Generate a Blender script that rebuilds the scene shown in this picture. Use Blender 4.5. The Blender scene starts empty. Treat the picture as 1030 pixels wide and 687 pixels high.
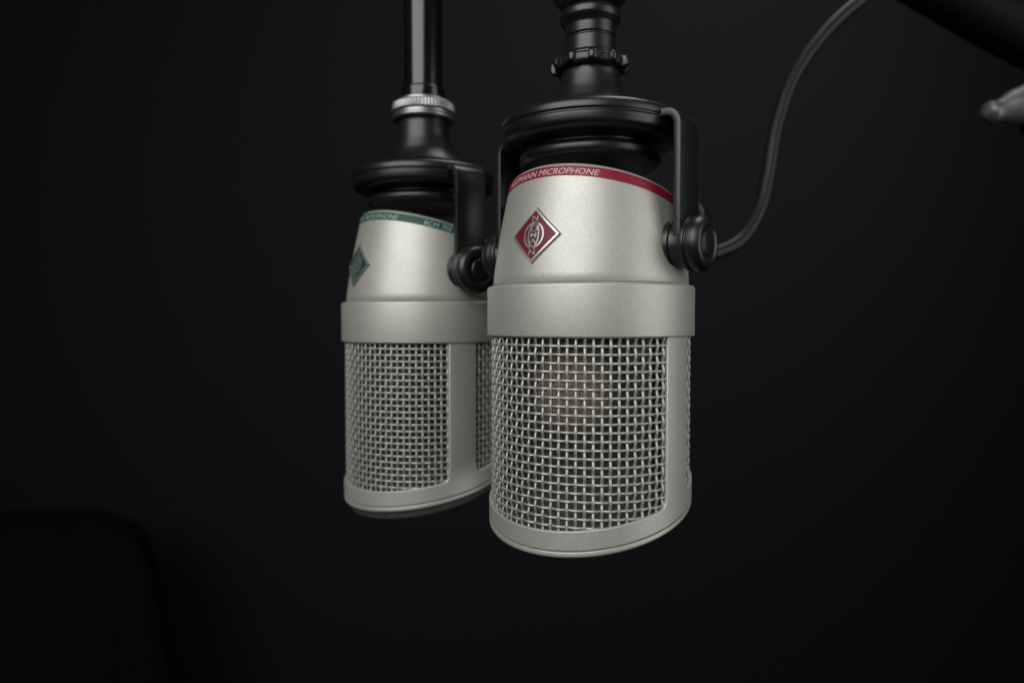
import bpy, math, random
from mathutils import Vector, Matrix
random.seed(4)
S = 0.001
pi = math.pi
rad = math.radians
sc = bpy.context.scene
COL = sc.collection

# ------------------------------------------------------------ materials
def mat(name, base, metallic=0.0, rough=0.5, noise=0.0, nscale=3000, bump=0.0, spec=0.5, coat=0.0, rvar=0.0):
    m = bpy.data.materials.new(name); m.use_nodes = True
    nt = m.node_tree; b = nt.nodes['Principled BSDF']
    b.inputs['Base Color'].default_value = (*base, 1)
    b.inputs['Metallic'].default_value = metallic
    b.inputs['Roughness'].default_value = rough
    b.inputs['Specular IOR Level'].default_value = spec
    b.inputs['Coat Weight'].default_value = coat
    tc = nt.nodes.new('ShaderNodeTexCoord')
    n = nt.nodes.new('ShaderNodeTexNoise'); n.inputs['Scale'].default_value = nscale
    n.inputs['Detail'].default_value = 3
    nt.links.new(tc.outputs['Object'], n.inputs['Vector'])
    if noise > 0:
        r = nt.nodes.new('ShaderNodeMapRange')
        r.inputs['From Min'].default_value = 0.3; r.inputs['From Max'].default_value = 0.7
        r.inputs['To Min'].default_value = 1 - noise; r.inputs['To Max'].default_value = 1 + noise
        nt.links.new(n.outputs['Fac'], r.inputs['Value'])
        mx = nt.nodes.new('ShaderNodeVectorMath'); mx.operation = 'SCALE'
        mx.inputs[0].default_value = base
        nt.links.new(r.outputs['Result'], mx.inputs['Scale'])
        nt.links.new(mx.outputs['Vector'], b.inputs['Base Color'])
    if bump > 0:
        bp = nt.nodes.new('ShaderNodeBump'); bp.inputs['Strength'].default_value = bump
        bp.inputs['Distance'].default_value = 0.0001
        nt.links.new(n.outputs['Fac'], bp.inputs['Height'])
        nt.links.new(bp.outputs['Normal'], b.inputs['Normal'])
    if rvar > 0:
        n2 = nt.nodes.new('ShaderNodeTexNoise'); n2.inputs['Scale'].default_value = 90
        n2.inputs['Detail'].default_value = 6
        nt.links.new(tc.outputs['Object'], n2.inputs['Vector'])
        r2 = nt.nodes.new('ShaderNodeMapRange')
        r2.inputs['To Min'].default_value = max(0, rough - rvar); r2.inputs['To Max'].default_value = rough + rvar
        nt.links.new(n2.outputs['Fac'], r2.inputs['Value'])
        nt.links.new(r2.outputs['Result'], b.inputs['Roughness'])
    return m

M_SATIN = mat('satin_nickel_paint', (0.42, 0.415, 0.38), 0.55, 0.50, 0.11, 2400, 0.28, rvar=0.05)
M_WIRE = mat('wire_metal', (0.385, 0.38, 0.352), 0.7, 0.47, 0.15, 900, 0.0)
M_BLACK = mat('black_anodised', (0.006, 0.006, 0.007), 0.0, 0.36, 0.1, 1500, 0.08, spec=0.5, rvar=0.08)
M_DARK = mat('dull_black_metal', (0.002, 0.002, 0.002), 0.0, 0.6, 0.1, 500, 0.0, spec=0.10)
M_MATT = mat('black_rubber', (0.006, 0.006, 0.0065), 0.0, 0.45, 0.1, 900, 0.1, spec=0.3)
M_GLOSS = mat('black_gloss_tube', (0.004, 0.004, 0.005), 0.0, 0.2, 0, 500, 0, rvar=0.05)
M_RED = mat('red_enamel', (0.185, 0.007, 0.022), 0.0, 0.45, 0.06, 2500, 0.1, spec=0.3)
M_GREEN = mat('green_enamel', (0.002, 0.055, 0.036), 0.0, 0.45, 0.06, 2500, 0.1, spec=0.25)
M_DRED = mat('dark_red_enamel', (0.12, 0.008, 0.018), 0.0, 0.42, 0.1, 1500, 0.1, spec=0.3)
M_DGREEN = mat('dark_green_enamel', (0.003, 0.050, 0.033), 0.0, 0.45, 0.1, 1500, 0.1, spec=0.25)
M_CHROME = mat('silver_badge_metal', (0.50, 0.495, 0.475), 0.85, 0.36, 0.05, 900, 0)
M_COLLAR = mat('satin_steel', (0.27, 0.27, 0.27), 0.95, 0.38, 0.05, 700, 0.0)
M_LEVER = mat('dull_grey_lever', (0.11, 0.11, 0.115), 0.6, 0.45, 0.0, 300, 0.0)
M_INK = mat('pale_ink', (0.50, 0.38, 0.37), 0.0, 0.5, 0, 900, 0)
M_INKG = mat('pale_green_ink', (0.28, 0.38, 0.34), 0.0, 0.5, 0, 900, 0)
M_CAP = mat('pale_brass_capsule', (0.90, 0.72, 0.47), 0.1, 0.5, 0.12, 900, 0)
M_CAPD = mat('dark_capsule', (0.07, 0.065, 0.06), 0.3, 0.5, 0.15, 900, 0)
M_BASE = mat('dark_base_gauze', (0.10, 0.10, 0.095), 0.6, 0.5, 0.5, 1500, 0.4)

def screen_mat():
    m = bpy.data.materials.new('fine_inner_gauze'); m.use_nodes = True
    nt = m.node_tree; b = nt.nodes['Principled BSDF']; out = nt.nodes['Material Output']
    b.inputs['Base Color'].default_value = (0.085, 0.078, 0.065, 1); b.inputs['Metallic'].default_value = 0.6
    b.inputs['Roughness'].default_value = 0.5
    tc = nt.nodes.new('ShaderNodeTexCoord')
    n = nt.nodes.new('ShaderNodeTexVoronoi'); n.inputs['Scale'].default_value = 1900
    nt.links.new(tc.outputs['Object'], n.inputs['Vector'])
    r = nt.nodes.new('ShaderNodeMapRange'); r.inputs['From Min'].default_value = 0.25; r.inputs['From Max'].default_value = 0.65
    r.inputs['To Min'].default_value = 0.05; r.inputs['To Max'].default_value = 0.8
    nt.links.new(n.outputs['Distance'], r.inputs['Value'])
    t = nt.nodes.new('ShaderNodeBsdfTransparent'); mx = nt.nodes.new('ShaderNodeMixShader')
    nt.links.new(r.outputs['Result'], mx.inputs['Fac'])
    nt.links.new(t.outputs[0], mx.inputs[1]); nt.links.new(b.outputs[0], mx.inputs[2])
    nt.links.new(mx.outputs[0], out.inputs['Surface'])
    return m
M_SCREEN = screen_mat()

# ------------------------------------------------------------ mesh helpers (all in millimetres)
def obj(name, verts, faces, material, parent=None, smooth=True, sharp=35):
    me = bpy.data.meshes.new(name)
    me.from_pydata([(v[0]*S, v[1]*S, v[2]*S) for v in verts], [], faces)
    me.update()
    import bmesh
    bm = bmesh.new(); bm.from_mesh(me)
    bmesh.ops.recalc_face_normals(bm, faces=bm.faces)
    bm.to_mesh(me); bm.free()
    if smooth:
        for p in me.polygons: p.use_smooth = True
        try: me.set_sharp_from_angle(angle=rad(sharp))
        except Exception: pass
    me.materials.append(material)
    o = bpy.data.objects.new(name, me); COL.objects.link(o)
    if parent: o.parent = parent
    return o

def lathe(prof, segs=96, fn=None):
    V, F = [], []
    n = len(prof)
    for j in range(segs):
        th = 2*pi*j/segs
        for (r, z) in prof:
            p = (r*math.sin(th), -r*math.cos(th), z)
            if fn: p = fn(p, th, r, z)
            V.append(p)
    for j in range(segs):
        a = j*n; b = ((j+1) % segs)*n
        for i in range(n-1):
            F.append((a+i, b+i, b+i+1, a+i+1))
    F.append(tuple(j*n for j in range(segs)))
    F.append(tuple(j*n+n-1 for j in range(segs)))
    return V, F

def rnd(prof, r=0.5, k=3):
    out = [prof[0]]
    for i in range(1, len(prof)-1):
        p0, p1, p2 = Vector(prof[i-1]), Vector(prof[i]), Vector(prof[i+1])
        d0 = (p0-p1); d2 = (p2-p1)
        rr = min(r, d0.length*0.45, d2.length*0.45)
        a = p1+d0.normalized()*rr; b = p1+d2.normalized()*rr
        for q in range(k+1):
            t = q/k
            out.append(tuple((1-t)**2*a + 2*t*(1-t)*p1 + t*t*b))
    out.append(prof[-1])
    return out

def tube(pts, r, sides=8, ref=None, V=None, F=None, caps=True, radii=None, flat=1.0):
    if V is None: V, F = [], []
    base = len(V); n = len(pts)
    P = [Vector(p) for p in pts]
    prev = None
    for i in range(n):
        t = (P[min(i+1, n-1)] - P[max(i-1, 0)]).normalized()
        if ref: nrm = Vector(ref)
        else:
            nrm = prev if prev else (Vector((0, 0, 1)) if abs(t.z) < 0.9 else Vector((1, 0, 0)))
        nrm = (nrm - t*nrm.dot(t)).normalized(); prev = nrm
        bn = t.cross(nrm)
        rr = radii[i] if radii else r
        for s in range(sides):
            a = 2*pi*s/sides
            V.append(tuple(P[i] + nrm*rr*math.cos(a) + bn*rr*flat*math.sin(a)))
    for i in range(n-1):
        for s in range(sides):
            s2 = (s+1) % sides
            F.append((base+i*sides+s, base+i*sides+s2, base+(i+1)*sides+s2, base+(i+1)*sides+s))
    if caps:
        F.append(tuple(base+s for s in range(sides)))
        F.append(tuple(base+(n-1)*sides+s for s in range(sides)))
    return V, F

def spline(pts, sub=10):
    out = []
    P = [Vector(p) for p in pts]; P = [2*P[0]-P[1]] + P + [2*P[-1]-P[-2]]
    for i in range(1, len(P)-2):
        for q in range(sub):
            t = q/sub
            p0, p1, p2, p3 = P[i-1:i+3]
            out.append(tuple(0.5*((2*p1)+(-p0+p2)*t+(2*p0-5*p1+4*p2-p3)*t*t+(-p0+3*p1-3*p2+p3)*t**3)))
    out.append(tuple(P[-2]))
    return out

def empty(name, loc, rz=0):
    e = bpy.data.objects.new(name, None); COL.objects.link(e)
    e.location = [c*S for c in loc]; e.rotation_euler = (0, 0, rz)
    e.empty_display_size = 0.01
    return e

# ------------------------------------------------------------ housing surface
Z0 = 10.0
def ztop(th): return 37.3 + 7.0*math.cos(th)
def hous(th, z, off=0.0):
    t = max(0, (z-Z0)/27.0)
    r = 30.2 - 3.6*t**1.35 + off
    return (r*math.sin(th), -r*math.cos(th) + 1.1*t, z)
W1, W2 = rad(75.5), rad(96)
def inwin(th):
    th = (th+pi) % (2*pi) - pi
    a = abs(th)
    return a < W1-1e-5 or a > W2+1e-5

def text_mesh(body, shear=0.0, font_bold=False):
    c = bpy.data.curves.new('lettering', 'FONT'); c.body = body; c.shear = shear
    c.size = 1; c.resolution_u = 4
    if font_bold: c.offset = 0.006
    o = bpy.data.objects.new('tmp', c); COL.objects.link(o)
    bpy.context.view_layer.update()
    dg = bpy.context.evaluated_depsgraph_get()
    me = bpy.data.meshes.new_from_object(o.evaluated_get(dg))
    V = [tuple(v.co) for v in me.vertices]; F = [tuple(p.vertices) for p in me.polygons]
    bpy.data.objects.remove(o); bpy.data.meshes.remove(me)
    return V, F

def fit(V, w, h):
    x0 = min(v[0] for v in V); x1 = max(v[0] for v in V)
    y0 = min(v[1] for v in V); y1 = max(v[1] for v in V)
    return [((v[0]-x0)/(x1-x0)*w, (v[1]-y0)/(y1-y0)*h) for v in V]

def build_mic(loc, yaw, green=False, label='', BS=7.5, ZB=-57.9, dome=1.5, kr=7.8):
    def zbot(th): return ZB - BS*math.cos(th)
    def zwin(th):
        th = (th+pi) % (2*pi) - pi
        base = zbot(th) + 7.2
        a = abs(th)
        if a <= W1: d = (W1-a)*31
        elif a >= W2: d = (a-W2)*31
        else: return base + 2.5
        R = 2.5
        if d >= R: return base
        return base + R - math.sqrt(max(0, R*R-(R-d)**2))
    root = empty('microphone', loc, rad(yaw))
    root['category'] = 'microphone'; root['label'] = label
    root['group'] = 'studio microphones hanging side by side'
    # --- upper housing
    V, F = [], []
    segs = 128; rows = 14
    for j in range(segs):
        th = 2*pi*j/segs; zt = ztop(th)
        V.append(hous(th, Z0-1.0, -1.2)); V.append(hous(th, Z0+0.5, -0.25)); V.append(hous(th, Z0+0.9, 0))
        for i in range(1, rows+1):
            V.append(hous(th, Z0+0.9+(zt-1.0-Z0-0.9)*i/rows))
        for q in range(1, 5):
            a = q/4*pi/2
            V.append(hous(th, zt-1.0+1.0*math.sin(a), -1.0*(1-math.cos(a))))
        V.append(hous(th, zt, -2.2)); V.append(hous(th, zt-1.2, -2.6))
    n = 3+rows+4+2
    for j in range(segs):
        a = j*n; b = ((j+1) % segs)*n
        for i in range(n-1): F.append((a+i, b+i, b+i+1, a+i+1))
    F.append(tuple(j*n+n-1 for j in range(segs)))
    F.append(tuple(j*n for j in range(segs)))
    obj('upper_housing', V, F, M_SATIN, root, sharp=50)
    # --- colour band
    V, F = [], []
    lim = rad(104); N = 100
    for j in range(N+1):
        th = -lim+2*lim*j/N; zt = ztop(th)
        for (dz, off) in ((-3.75, -0.1), (-3.7, 0.09), (-2.4, 0.09), (-1.05, 0.09), (-0.85, 0.03), (-0.8, -0.2)):
            V.append(hous(th, zt+dz, off))
    for j in range(N):
        for i in range(5):
            F.append((j*6+i, (j+1)*6+i, (j+1)*6+i+1, j*6+i+1))
    band = obj('colour_band', V, F, M_GREEN if green else M_RED, root)
    band['label'] = ('green' if green else 'red')+' enamel band around the housing top'
    def band_text(body, th0, w):
        tv, tf = text_mesh(body, 0.28)
        tv = fit(tv, w, 1.7)
        V = []
        for (x, y) in tv:
            th = rad(th0)+x/27.0
            V.append(hous(th, ztop(th)-3.25+y, 0.17))
        obj('lettering', V, tf, M_INKG if green else M_INK, band, smooth=False)
    band_text('NEUMANN MICROPHONE', -37, 34.5)
    if green: band_text('BCM 705', 57, 10.5)
    # --- badge
    cz = 23.8; H = 7.9
    def rhomb(sc_, off, N=10):
        V, F = [], []
        for a in range(N+1):
            for b in range(N+1):
                u = a/N*2-1; v = b/N*2-1
                x = (u-v)/2*H*sc_*1.03; y = (u+v)/2*H*sc_
                V.append(hous(x/28.6-0.02, cz+y, off))
        for a in range(N):
            for b in range(N):
                F.append((a*(N+1)+b, (a+1)*(N+1)+b, (a+1)*(N+1)+b+1, a*(N+1)+b+1))
        return V, F
    N = 10
    ring = [a*(N+1) for a in range(N+1)] + [N*(N+1)+b for b in range(1, N+1)] + [a*(N+1)+N for a in range(N-1, -1, -1)] + [b for b in range(N-1, 0, -1)]
    V, F = rhomb(0.87, 0.35)
    prevb = 0
    for (s_, o_) in ((0.87, 0.35), (0.885, 0.85), (0.965, 0.85), (1.02, 0.35), (1.03, -0.3)):
        V2, _ = rhomb(s_, o_)
        base = len(V); V += [V2[i] for i in ring]
        L = len(ring)
        for i in range(L):
            i2 = (i+1) % L
            if prevb == 0: F.append((ring[i], ring[i2], base+i2, base+i))
            else: F.append((prevb+i, prevb+i2, base+i2, base+i))
        prevb = base
    badge = obj('badge', V, F, M_CHROME, root, sharp=25)
    badge['label'] = 'diamond shaped '+('green' if green else 'red')+' maker badge with silver edge'
    V, F = rhomb(0.875, 0.5)
    obj('enamel_field', V, F, M_DGREEN if green else M_DRED, badge)
    V, F = [], []
    def add2d(tv, tf, off=0.82):
        b = len(V); nV = len(tv)
        for (x, y) in tv: V.append(hous(x/28.6-0.02, cz+y, off))
        for (x, y) in tv: V.append(hous(x/28.6-0.02, cz+y, 0.45))
        cnt = {}
        for f in tf:
            F.append(tuple(b+i for i in f))
            for i in range(len(f)):
                e = (f[i], f[(i+1) % len(f)]); k = (min(e), max(e)); cnt.setdefault(k, []).append(e)
        for k, es in cnt.items():
            if len(es) == 1:
                p, q = es[0]; F.append((b+p, b+nV+p, b+nV+q, b+q))
    letters = 'NEUMANN'
    lh = 1.35; pitch = 1.62
    for i, ch in enumerate(letters):
        tv, tf = text_mesh(ch, 0, True)
        w = 2.0
        tv = fit(tv, w, lh)
        y0 = (3-i)*pitch - lh/2
        add2d([(x-w/2, y+y0) for x, y in tv], tf)
    def arc(cx, cy, r0, r1, a0, a1, n=22, sy=1.0):
        tv, tf = [], []
        for i in range(n+1):
            a = rad(a0+(a1-a0)*i/n)
            tv.append((cx+r0*math.cos(a), cy+r0*math.sin(a)*sy)); tv.append((cx+r1*math.cos(a), cy+r1*math.sin(a)*sy))
            if i: tf.append((2*i-2, 2*i-1, 2*i+1, 2*i))
        add2d(tv, tf)
    arc(0, 0, 2.85, 3.4, -68, 68, sy=1.12); arc(0, 0, 2.85, 3.4, 112, 248, sy=1.12)
    arc(0, 0, 1.5, 1.95, -58, 58, sy=1.8); arc(0, 0, 1.5, 1.95, 122, 238, sy=1.8)
    obj('emblem', V, F, M_CHROME, badge, smooth=False)
    # --- collar ring
    pr = rnd([(29.5, 9.6), (31.3, 10.3), (32.0, 9.8), (32.0, -4.6), (31.4, -4.9), (29.8, -4.8)], 0.45)
    V, F = lathe(pr, 160)
    obj('collar_ring', V, F, M_SATIN, root, sharp=60)
    # --- grille frame
    def seg(a, b, n): return [a+(b-a)*i/n for i in range(n)]
    c = 2.5/31
    ths = seg(-pi, -W2-c, 24)+seg(-W2-c, -W2, 10)+seg(-W2, -W1, 8)+seg(-W1, -W1+c, 10)+seg(-W1+c, W1-c, 60)+seg(W1-c, W1, 10)+seg(W1, W2, 8)+seg(W2, W2+c, 10)+seg(W2+c, pi, 24)
    m = len(ths); V, F = [], []
    RO, RI = 31.45, 30.2
    for th in ths:
        zw = zwin(th); zb = zbot(th)+1.75
        for R in (RO, RI):
            for z in (zb, (zb+zw)/2, zw, -4.0):
                V.append((R*math.sin(th), -R*math.cos(th), z))
    for j in range(m):
        a = j*8; b = ((j+1) % m)*8
        w = inwin(ths[j]+1e-4)
        for i in range(2):
            F.append((a+i, b+i, b+i+1, a+i+1)); F.append((a+4+i, b+4+i, b+5+i, a+5+i))
        F.append((a, b, b+4, a+4))
        if w: F.append((a+2, b+2, b+6, a+6))
        else:
            F.append((a+2, b+2, b+3, a+3)); F.append((a+6, b+6, b+7, a+7)); F.append((a+3, b+3, b+7, a+7))
        if inwin(ths[j-1]+1e-4) != w: F.append((a+2, a+3, a+7, a+6))
    fr = obj('grille_frame', V, F, M_SATIN, root, sharp=40)
    bv = fr.modifiers.new('Bevel', 'BEVEL'); bv.width = 0.00025; bv.segments = 2; bv.limit_method = 'ANGLE'; bv.angle_limit = rad(50)
    # --- woven grille
    V, F = [], []
    nk = 84 if green else 80
    RM = 30.2; dth = 2*pi/nk; p = RM*dth; A = 0.17 if green else 0.26; wr = 0.41 if green else 0.42
    ssub = 4
    for k in range(nk):
        th = (k+0.5)*dth; tn = (th+pi) % (2*pi)-pi
        if W1+0.03 < abs(tn) < W2-0.03: continue
        zl = zwin(th)-1.5; pts = []
        z = -3.0
        ct, st = math.sin(th), -math.cos(th)
        jit = random.uniform(-0.05, 0.05)
        while z > zl:
            r = RM + A*math.cos(pi*(z/p+k))
            pts.append(((r*ct+jit*-st), r*st+jit*ct, z)); z -= p/ssub
        tube(pts, wr, 6, (ct, st, 0), V, F, flat=1.1)
    for row in range(-34, 0):
        z = (row)*p + random.uniform(-0.03, 0.03)
        run = []
        def flush(run):
            if len(run) > 2: tube(run, wr, 6, (0, 0, 1), V, F)
        for q in range(-nk*ssub//2-8, nk*ssub//2+9):
            th = q/ssub*dth
            tn = (th+pi) % (2*pi)-pi
            ok = not (W1+0.04 < abs(tn) < W2-0.04) and z > zwin(tn)-1.6 and z < -3
            r = RM - A*math.cos(pi*(th/dth-0.5+row))
            if ok: run.append((r*math.sin(th), -r*math.cos(th), z))
            else: flush(run); run = []
        flush(run)
    obj('grille', V, F, M_WIRE, root, sharp=80)
    # --- inner gauze, capsule
    def shear(p, th, r, z):
        k = min(1, max(0, (-z-5)/50)); return (p[0], p[1], z+BS*(p[1]/31.4)*k)
    V, F = lathe([(27.6, -5.5), (27.6, -20), (27.6, -35), (27.6, ZB+2)], 96, shear)
    F = F[:-2]
    obj('inner_gauze', V, F, M_SCREEN, root)
    pr = [(0.3, -10), (6, -10.6), (10, -13.2), (12.3, -17), (13.0, -22.5), (12.3, -28), (10, -32), (6, -34.5), (0.3, -35)]
    def fwd(p, th, r, z): return (p[0], p[1]-8, z+1)
    V, F = lathe(rnd(pr, 2), 64, fwd)
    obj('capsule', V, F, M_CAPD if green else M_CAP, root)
    # --- base rim
    def sh2(p, th, r, z): return (p[0], p[1], z+BS*(p[1]/31.4))
    pr = [(29.5, ZB+3.2), (30.7, ZB+2.4), (30.7, ZB+1.35), (31.35, ZB+1.3), (31.4, ZB+0.2), (30.9, ZB-0.4), (28.8, ZB-0.5), (28.5, ZB+0.4)]
    V, F = lathe(rnd(pr, 0.2), 160, sh2)
    obj('base_rim', V, F, M_SATIN, root, sharp=60)
    pr = rnd([(29.6, ZB-0.2), (29.2, ZB-dome), (26, ZB-dome-1.3), (12, ZB-dome-2), (0.3, ZB-dome-2.2)], 0.8)
    V, F = lathe(pr, 96, sh2)
    obj('base_plate', V, F, M_BASE, root)
    # --- yoke
    xa = 31.9; zp = 21.4; zt = 58.2; R = 3.6; hw = 6.3
    half = []
    for i in range(9):
        a = i/8*pi/2
        half.append((xa, zp-hw*math.cos(a), hw*math.sin(a)+0.02))
    half.append((xa, 35, hw)); half.append((xa, 46, hw))
    for i in range(9):
        a = i/8*pi/2
        half.append((xa-R+R*math.cos(a), zt-R+R*math.sin(a), hw))
    half += [(20, zt, hw), (0.0, zt, hw)]
    full = half + [(-x, z, w) for (x, z, w) in reversed(half[:-1])]
    V, F = [], []
    for (x, z, w) in full:
        V.append((x, -w, z)); V.append((x, w, z))
    for i in range(len(full)-1):
        F.append((2*i, 2*i+1, 2*i+3, 2*i+2))
    yk = obj('yoke', V, F, M_BLACK, root, sharp=35)
    so = yk.modifiers.new('Solid', 'SOLIDIFY'); so.thickness = 0.0021; so.offset = 0
    bv = yk.modifiers.new('Bevel', 'BEVEL'); bv.width = 0.00045; bv.segments = 2; bv.limit_method = 'ANGLE'; bv.angle_limit = rad(50)
    for sgn in (1, -1):
        pr = rnd([(0.3, 26.5), (7.3, 26.5), (7.3, 29.4), (6.6, 29.6), (6.6, 32.2), (kr-0.9, 32.8), (kr-0.1, 33.0), (kr, 34.2), (kr-0.5, 34.5), (kr-0.5, 34.8),
                  (kr, 35.1), (kr, 37.2), (kr-0.9, 38.7), (5.4, 39.1), (4.8, 38.6), (3.7, 38.5), (3.3, 39.0), (0.3, 39.1)], 0.5)
        def kf(p, th, r, z):
            return (sgn*z, r*math.sin(th), zp+r*math.cos(th))
        V, F = lathe(pr, 96, kf)
        obj('knob', V, F, M_BLACK, yk, sharp=45)
    # --- mount: broad saucer, gap, inner hub
    pr = rnd([(0.3, 46.4), (15, 46.4), (20.8, 47.0), (22.0, 48.4), (22.0, 50.6), (19.6, 51.2), (19.6, 52.6), (25.6, 53.2), (27.5, 54.4), (27.8, 57.0), (27.45, 57.5), (27.45, 57.8),
              (27.8, 58.3), (27.6, 60.2), (26.4, 61.4), (22, 62.2), (13.5, 63.2), (0.3, 63.4)], 0.9)
    V, F = lathe(pr, 128)
    obj('elastic_mount', V, F, M_BLACK, root, sharp=50)
    return root

m1 = build_mic((24.3, 218.5, 0), -38, False, 'silver microphone with red band and diamond badge in black yoke')
m2 = build_mic((-34.9, 277, -3.5), -52, True, 'silver microphone with green band and diamond badge, hanging behind another', BS=5.8, ZB=-60.2, dome=3.6, kr=8.4)

# ------------------------------------------------------------ stands (hold the microphones)
def stand(loc, kind):
    r = empty('microphone_stand', loc)
    r['category'] = 'microphone stand'
    if kind == 'swivel':
        r['label'] = 'black swivel joint of a microphone arm with lugged ring'
        pr = rnd([(0.3, 62.0), (15.5, 62.3), (13.6, 63.8), (11.8, 66.2), (10.2, 70), (9.2, 74), (9.0, 77), (0.3, 77)], 1.2)
        V, F = lathe(pr, 72); obj('cone_adapter', V, F, M_BLACK, r, sharp=50)
        pr = rnd([(8, 76.4), (10.3, 76.5), (11.0, 77.2), (11.0, 79.2), (10.3, 79.9), (8, 80)], 0.4)
        def kf(p, th, rr, z):
            u = max(0, math.cos(11*th+0.6))
            k = 1+0.13*(u**0.5 if (rr > 10.2 and u > 0.35) else 0)
            return (p[0]*k, p[1]*k, z)
        V, F = lathe(pr, 330, kf); obj('lugged_ring', V, F, M_BLACK, r, sharp=40)
        pr = rnd([(0.3, 79.6), (8.9, 79.8), (8.9, 81.0), (7.8, 81.5), (7.8, 86), (7.4, 86.3), (7.4, 86.7), (7.8, 87), (7.8, 90), (8.6, 91), (9.4, 92), (9.4, 94.0), (8.4, 95.2), (0.3, 95.2)], 0.5)
        V, F = lathe(pr, 72); obj('shaft', V, F, M_BLACK, r, sharp=50)
        pr = [(0.3, 93)]
        for i in range(1, 14):
            a = -pi/2+pi*i/14; pr.append((12.3*math.cos(a), 103.0+9.5*math.sin(a)))
        pr.append((0.3, 112.6))
        V, F = lathe(pr, 72); obj('ball_joint', V, F, M_BLACK, r)
        V, F = lathe([(0.3, 111), (7.5, 111), (7.5, 170), (0.3, 170)], 48); obj('tube', V, F, M_GLOSS, r)
    else:
        r['label'] = 'glossy black microphone pole with silver ridged locking ring'
        pr = rnd([(0.3, 62.0), (16.0, 62.3), (14.0, 64.0), (12.2, 67), (10.6, 72), (9.9, 80.5), (0.3, 80.5)], 1.2)
        V, F = lathe(pr, 72); obj('cone_adapter', V, F, M_BLACK, r, sharp=50)
        pr = rnd([(9, 79.0), (11.9, 79.2), (12.3, 79.8), (12.3, 80.6), (11.6, 81.0), (11.6, 82.2), (12.3, 82.6), (12.3, 85.4), (11.6, 86.0), (10.2, 86.2), (10.2, 87.2), (7.5, 87.4)], 0.25)
        def kf(p, th, rr, z):
            k = 1+0.012*(math.cos(60*th) if rr > 12.0 and z > 82 else 0)
            return (p[0]*k, p[1]*k, z)
        V, F = lathe(pr, 480, kf); obj('locking_ring', V, F, M_COLLAR, r, sharp=50)
        pr = rnd([(0.3, 87), (8.6, 87.2), (8.6, 91.5), (7.6, 92), (7.6, 250), (0.3, 250)], 0.3)
        def slot(p, th, rr, z):
            d = abs(((th-rad(22)+pi) % (2*pi))-pi)
            k = 0.9 if (d < rad(5) and z > 92 and rr > 5) else 1
            return (p[0]*k, p[1]*k, z)
        V, F = lathe(pr, 144, slot); obj('tube', V, F, M_GLOSS, r, sharp=40)
    return r
stand((24.3, 218.5, 0), 'swivel')
stand((-34.9, 277, -1.5), 'pole')

# ------------------------------------------------------------ cable + plug
def px(x, y, Y): return ((x-515)*Y/700, Y, (322-y)*Y/700)
cab = spline([px(640, 262, 268), px(690, 259, 280), px(722, 254, 286), px(746, 240, 291), px(763, 211, 296), px(771, 176, 300), px(779, 128, 304), px(796, 79, 308), px(827, 36, 312), px(864, 3, 316), px(905, -20, 322), px(960, -40, 330)], 12)
V, F = tube(cab, 3.05, 20)
cable = obj('cable', V, F, M_MATT, None)
cable['label'] = 'black microphone cable curving up to the boom arm'; cable['category'] = 'cable'
def along(p0, p1, prof, segs=48):
    a = Vector(p0); b = Vector(p1); t = (b-a); L = t.length; t.normalize()
    q = t.to_track_quat('Z', 'Y')
    V, F = lathe([(r, z*L) for (r, z) in prof], segs)
    return [tuple(a+q @ Vector(v)) for v in V], F
V, F = along((-4, 22, 26), (-3, 80, 43), rnd([(0.3, 0), (9.5, 0), (9.5, 0.5), (8.8, 0.52), (8.8, 0.88), (9.6, 0.9), (9.6, 0.99), (0.3, 1)], 0.4))
o = obj('plug', V, F, M_BLACK, m1, sharp=45)
# ------------------------------------------------------------ boom arm
B0 = Vector(px(960, 10, 340))
boom = empty('boom_arm', tuple(B0))
boom['label'] = 'black boom arm with a grey metal lever'; boom['category'] = 'boom arm'
def rel(p): return tuple(Vector(p)-B0)
V, F = tube([rel(px(860, -48, 330)), rel(px(893, -26, 334)), rel(px(908, -16, 336)), rel(px(960, 8, 340)), rel(px(1000, 28, 342)), rel(px(1100, 78, 350))], 8, 32,
            radii=[7, 7, 10, 12, 13, 13])
obj('arm_tube', V, F, M_DARK, boom, sharp=60)
lv = spline([rel(px(984, 119, 318)), rel(px(992, 116, 318)), rel(px(1006, 113, 318)), rel(px(1028, 107, 319)), rel(px(1052, 98, 320))], 8)
def lr(i):
    t = i/(len(lv)-1)
    s = t*t*(3-2*t)
    return 1.2+3.4*math.sin(min(1, t*4)*pi/2) + 5.0*s - 1.2*math.sin(min(1, max(0, (t-0.25)*3))*pi)
V, F = tube(lv, 3, 32, radii=[lr(i) for i in range(len(lv))])
obj('lever', V, F, M_LEVER, boom, sharp=70)
V, F = tube([rel(px(1034, 132, 324)), rel(px(1040, 112, 327)), rel(px(1060, 60, 335))], 5, 24)
obj('bolt', V, F, M_DARK, boom)

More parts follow.
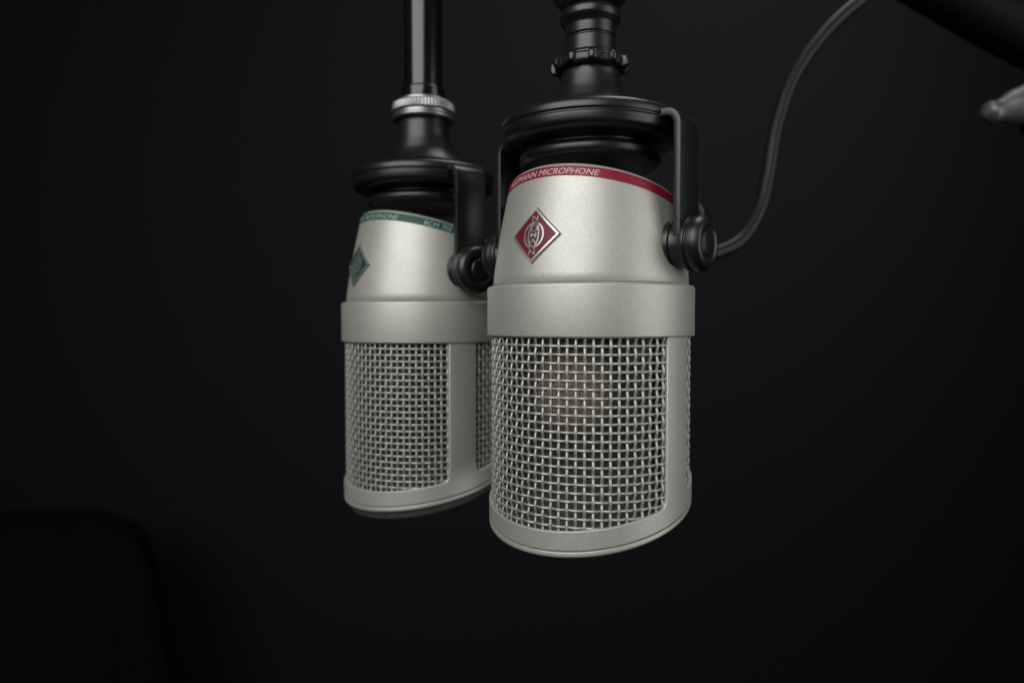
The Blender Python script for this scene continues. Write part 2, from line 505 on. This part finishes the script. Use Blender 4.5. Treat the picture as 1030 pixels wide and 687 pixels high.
# ------------------------------------------------------------ backdrop and draped cloth
M_CLOTH = mat('black_backdrop_paper', (0.0085, 0.0087, 0.0097), 0.0, 0.9, 0.0, 25, 0.0, spec=0.06)
M_DRAPE = mat('black_drape_cloth', (0.0046, 0.0046, 0.0049), 0.0, 0.95, 0.1, 60, 0.0, spec=0.0)
V, F = [], []
NX, NZ = 60, 30
for i in range(NX+1):
    for j in range(NZ+1):
        x = -2600+5200*i/NX; z = -1300+2900*j/NZ
        V.append((x, 1150 + 6*math.sin(x/610+z/900), z))
for i in range(NX):
    for j in range(NZ):
        a = i*(NZ+1)+j; F.append((a, a+NZ+1, a+NZ+2, a+1))
bd = obj('backdrop', V, F, M_CLOTH); bd['kind'] = 'structure'
bd['label'] = 'plain black studio backdrop'
V, F = [], []
N, K = 300, 70
for j in range(N):
    th = 2*pi*j/N
    for i in range(K+1):
        t = i/K
        ang = min(1, t/0.4)*pi/2
        u = max(0, (t-0.3)/0.7)
        r = 150*math.sin(ang)+80*u
        z = -70*(1-math.cos(ang))-(u**1.2)*650 + 8*math.sin(3*th+1)*math.sin(ang)
        f = min(1, t*1.6)
        r *= 1+f*(0.06*math.sin(5*th+1)+0.03*math.sin(9*th+2*t))
        V.append((r*math.sin(th), -r*math.cos(th)*0.7, z))
for j in range(N):
    for i in range(K):
        a = j*(K+1)+i; b = ((j+1) % N)*(K+1)+i
        F.append((a, b, b+1, a+1))
dr = obj('draped_cloth', V, F, M_DRAPE); dr['label'] = 'black cloth draped in soft folds over furniture'; dr['category'] = 'cloth'
dr.location = (px(30, 520, 900)[0]*S, 0.9, px(30, 518, 900)[2]*S)

# ------------------------------------------------------------ lights
def area(name, loc, target, size, power, col=(1, 1, 1), sy=None, spread=None):
    l = bpy.data.lights.new(name, 'AREA'); l.size = size; l.energy = power; l.color = col
    if sy: l.shape = 'RECTANGLE'; l.size_y = sy
    if spread: l.spread = rad(spread)
    o = bpy.data.objects.new(name, l); COL.objects.link(o)
    o.location = loc
    o.rotation_euler = (Vector(target)-Vector(loc)).to_track_quat('-Z', 'Y').to_euler()
    return o
T = (0.0, 0.24, 0.0)
area('key_light', (-0.40, -0.47, 0.48), T, 1.0, 11.0, (0.998, 1.0, 0.98), 0.75)
area('fill_light', (0.75, -0.15, 0.1), T, 0.55, 3.0, (1, 0.995, 0.975), 0.8)
area('top_light', (0.25, 0.45, 0.9), T, 0.4, 2.2, (0.95, 0.98, 1))
sp = bpy.data.lights.new('backdrop_light', 'SPOT'); sp.energy = 40; sp.spot_size = rad(72); sp.spot_blend = 1; sp.shadow_soft_size = 0.2
sp.color = (0.93, 0.96, 1)
so = bpy.data.objects.new('backdrop_light', sp); COL.objects.link(so); so.location = (0.6, 0.25, 1.1)
so.rotation_euler = (Vector((0.25, 1.15, 0.45))-Vector(so.location)).to_track_quat('-Z', 'Y').to_euler()

w = bpy.data.worlds.new('World'); sc.world = w; w.use_nodes = True
w.node_tree.nodes['Background'].inputs['Color'].default_value = (0.02, 0.02, 0.022, 1)
w.node_tree.nodes['Background'].inputs['Strength'].default_value = 0.3

# ------------------------------------------------------------ camera
cd = bpy.data.cameras.new('camera'); cam = bpy.data.objects.new('camera', cd); COL.objects.link(cam)
cd.sensor_width = 36; cd.lens = 36*700/1030
cam.location = (0, 0, 0)
cam.rotation_euler = (rad(90)-math.atan(21.5/700), 0, 0)
cd.clip_start = 0.01; cd.clip_end = 50
cd.dof.use_dof = True; cd.dof.focus_distance = 0.195; cd.dof.aperture_fstop = 9
sc.camera = cam
sc.view_settings.view_transform = 'Standard'
sc.view_settings.look = 'None'; sc.view_settings.exposure = 0
